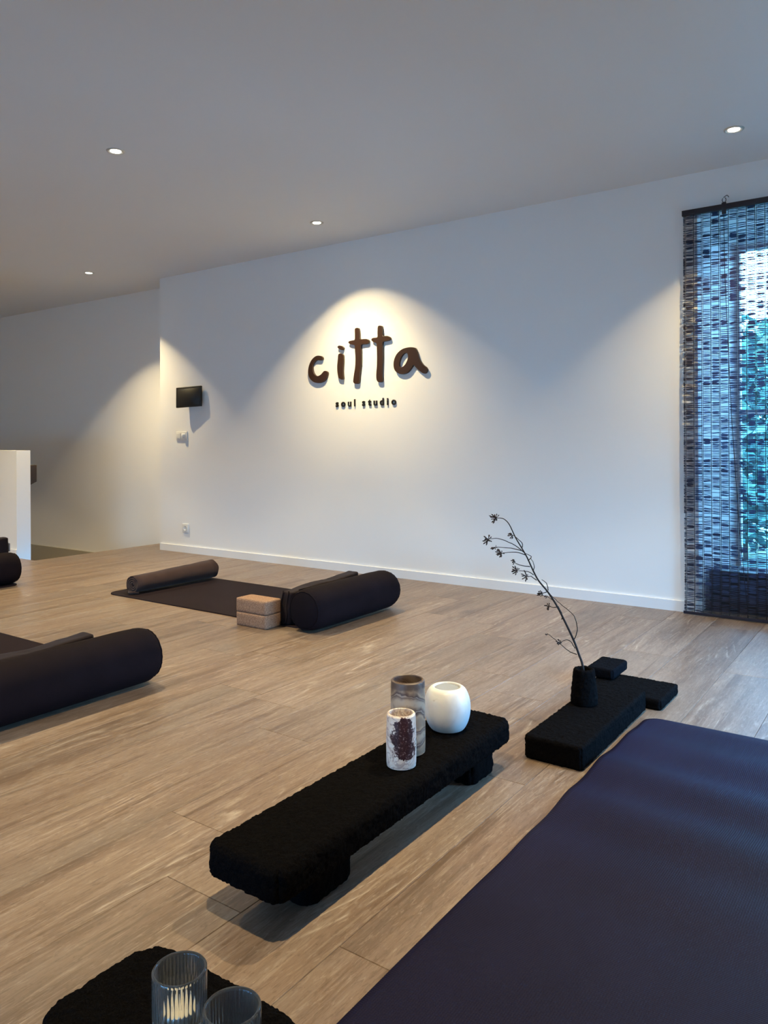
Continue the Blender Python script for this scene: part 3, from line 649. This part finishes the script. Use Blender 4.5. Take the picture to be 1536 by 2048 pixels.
for key, pts in BR.items():
    big = key == 'main'; depth = 0 if big else R.uniform(-.35, .35)
    p0 = Vector(pts[0]); pts = [Vector(p) + Vector((-.578, .816, 0)) * depth * ((Vector(p) - p0).length) * (0 if big else .8) for p in pts]
    sp = smoothpath(pts, 4)
    if not big: sp = [p + Vector((noise.noise(p * 90), noise.noise(p * 90 + Vector((5, 0, 0))), noise.noise(p * 90 + Vector((0, 7, 0))))) * .0016 for p in sp]
    tube('stem' if big else 'twig', sp, (lambda u: .0045 * (1 - .75 * u)) if big else (lambda u: .0017 * (1 - .45 * u)), TWIG, t, 7)
    if key in CL:
        vs, fs = [], []; c0 = sp[-1]
        for i in range(int(18 * CL[key])):
            d = Vector((R.gauss(0, 1), R.gauss(0, 1), R.gauss(0, 1))).normalized(); e = c0 + d * .018 * CL[key] * R.uniform(.5, 1.1) + Vector((-.006, -.004, 0))
            k = len(vs); a = d.orthogonal().normalized() * .0026; b = d.cross(a)
            for u, w in ((0, .35), (.55, .5), (.8, 1), (1, .25)):
                q = c0.lerp(e, u); vs += [q + a * w, q + b * w, q - a * w, q - b * w]
            for s in range(3):
                for f in range(4): g = (f + 1) % 4; fs.append((k + s * 4 + f, k + s * 4 + g, k + s * 4 + 4 + g, k + s * 4 + 4 + f))
            fs.append((k + 12, k + 13, k + 14, k + 15))
        mesh('seed_head', vs, fs, BUD, t)

# ------------------------------------------------------------------ stone vases on the bench
ZB = .1525
def vase(name, x, y, prof, mat, label, k=5, n=72):
    t = empty(name, (x, y, ZB), label, 'vase', 'stone vases on the long bench')
    pp = smoothpath([(a, b, 0) for a, b in prof], k); lathe('vase_body', [(max(p.x, .0004), p.y) for p in pp], mat, t, None, n); return t
vase('stone_vase', -1.163, 1.752, [(.0005, 0), (.042, 0), (.0465, .004), (.0475, .03), (.0475, .10), (.0470, .16), (.0465, .190), (.0448, .195), (.042, .196), (.0395, .194), (.0385, .188), (.038, .10), (.037, .015), (.0005, .012)], MB1, 'tall brown and cream banded stone vase on the bench')
vase('stone_vase', -1.127, 1.665, [(.0005, 0), (.034, 0), (.0385, .004), (.0395, .03), (.0395, .08), (.0378, .128), (.0368, .134), (.0350, .1365), (.0325, .1355), (.0315, .131), (.031, .07), (.030, .012), (.0005, .010)], MB2, 'small white stone vase with a dark burgundy blotch, frontmost on the bench')
t = vase('stone_vase', -1.158, 1.955, [(.0005, 0), (.040, 0), (.052, .006), (.063, .028), (.0685, .058), (.066, .090), (.056, .114), (.046, .123), (.040, .124), (.038, .121), (.0375, .116), (.037, .09), (.0005, .088)], MB3, 'round white stone bowl vase, widest of the three on the bench')
lathe('inner_disc', [(.0368, .108), (.0366, .1195), (.03, .1203), (.0004, .1205)], m_simple('grey_stone', (.33, .36, .40), .6), t, None, 48)

# ------------------------------------------------------------------ ribbed glass tumblers
def tumbler(x, y, label):
    t = empty('glass_tumbler', (x, y, ZB + .001), label, 'glass', 'ribbed glass tumblers')
    nr = 40
    outer = [(.0005, .001), (.030, .0), (.0345, .003), (.0365, .010), (.0378, .022), (.0382, .05), (.0388, .088), (.0386, .0915), (.0370, .0935)]
    inner = [(.0352, .0925), (.0343, .089), (.0335, .06), (.0325, .026), (.030, .020), (.015, .0185), (.0005, .0185)]
    prof = outer + inner; no = len(outer)
    def mod(j, r, a):
        if j in (3, 4, 5): return r * (1 + .012 * math.cos(nr * a))
        if no + 1 <= j <= no + 3: return r * (1 - .028 * abs(math.cos(nr * a / 2)) )
        return r
    lathe('glass_wall', prof, GLASS, t, None, 240, mod)
    return t
tumbler(-.877, .725, 'left ribbed glass tumbler holding a tea light')
tumbler(-.760, .716, 'right ribbed glass tumbler at the bottom edge of the photo')
t = empty('tea_light', (-.877, .725, ZB + .0205), 'cream tea light inside the left glass tumbler', 'candle')
lathe('cup', [(.0005, 0), (.0185, 0), (.0192, .002), (.0192, .014), (.0188, .0145), (.0185, .012)], ALU, t, None, 40)
lathe('wax', [(.0184, .003), (.0184, .0125), (.012, .0130), (.0005, .0128)], WAX, t, None, 40)
tube('wick', [(0, 0, .012), (.0005, 0, .019)], .0008, TWIG, t, 6)
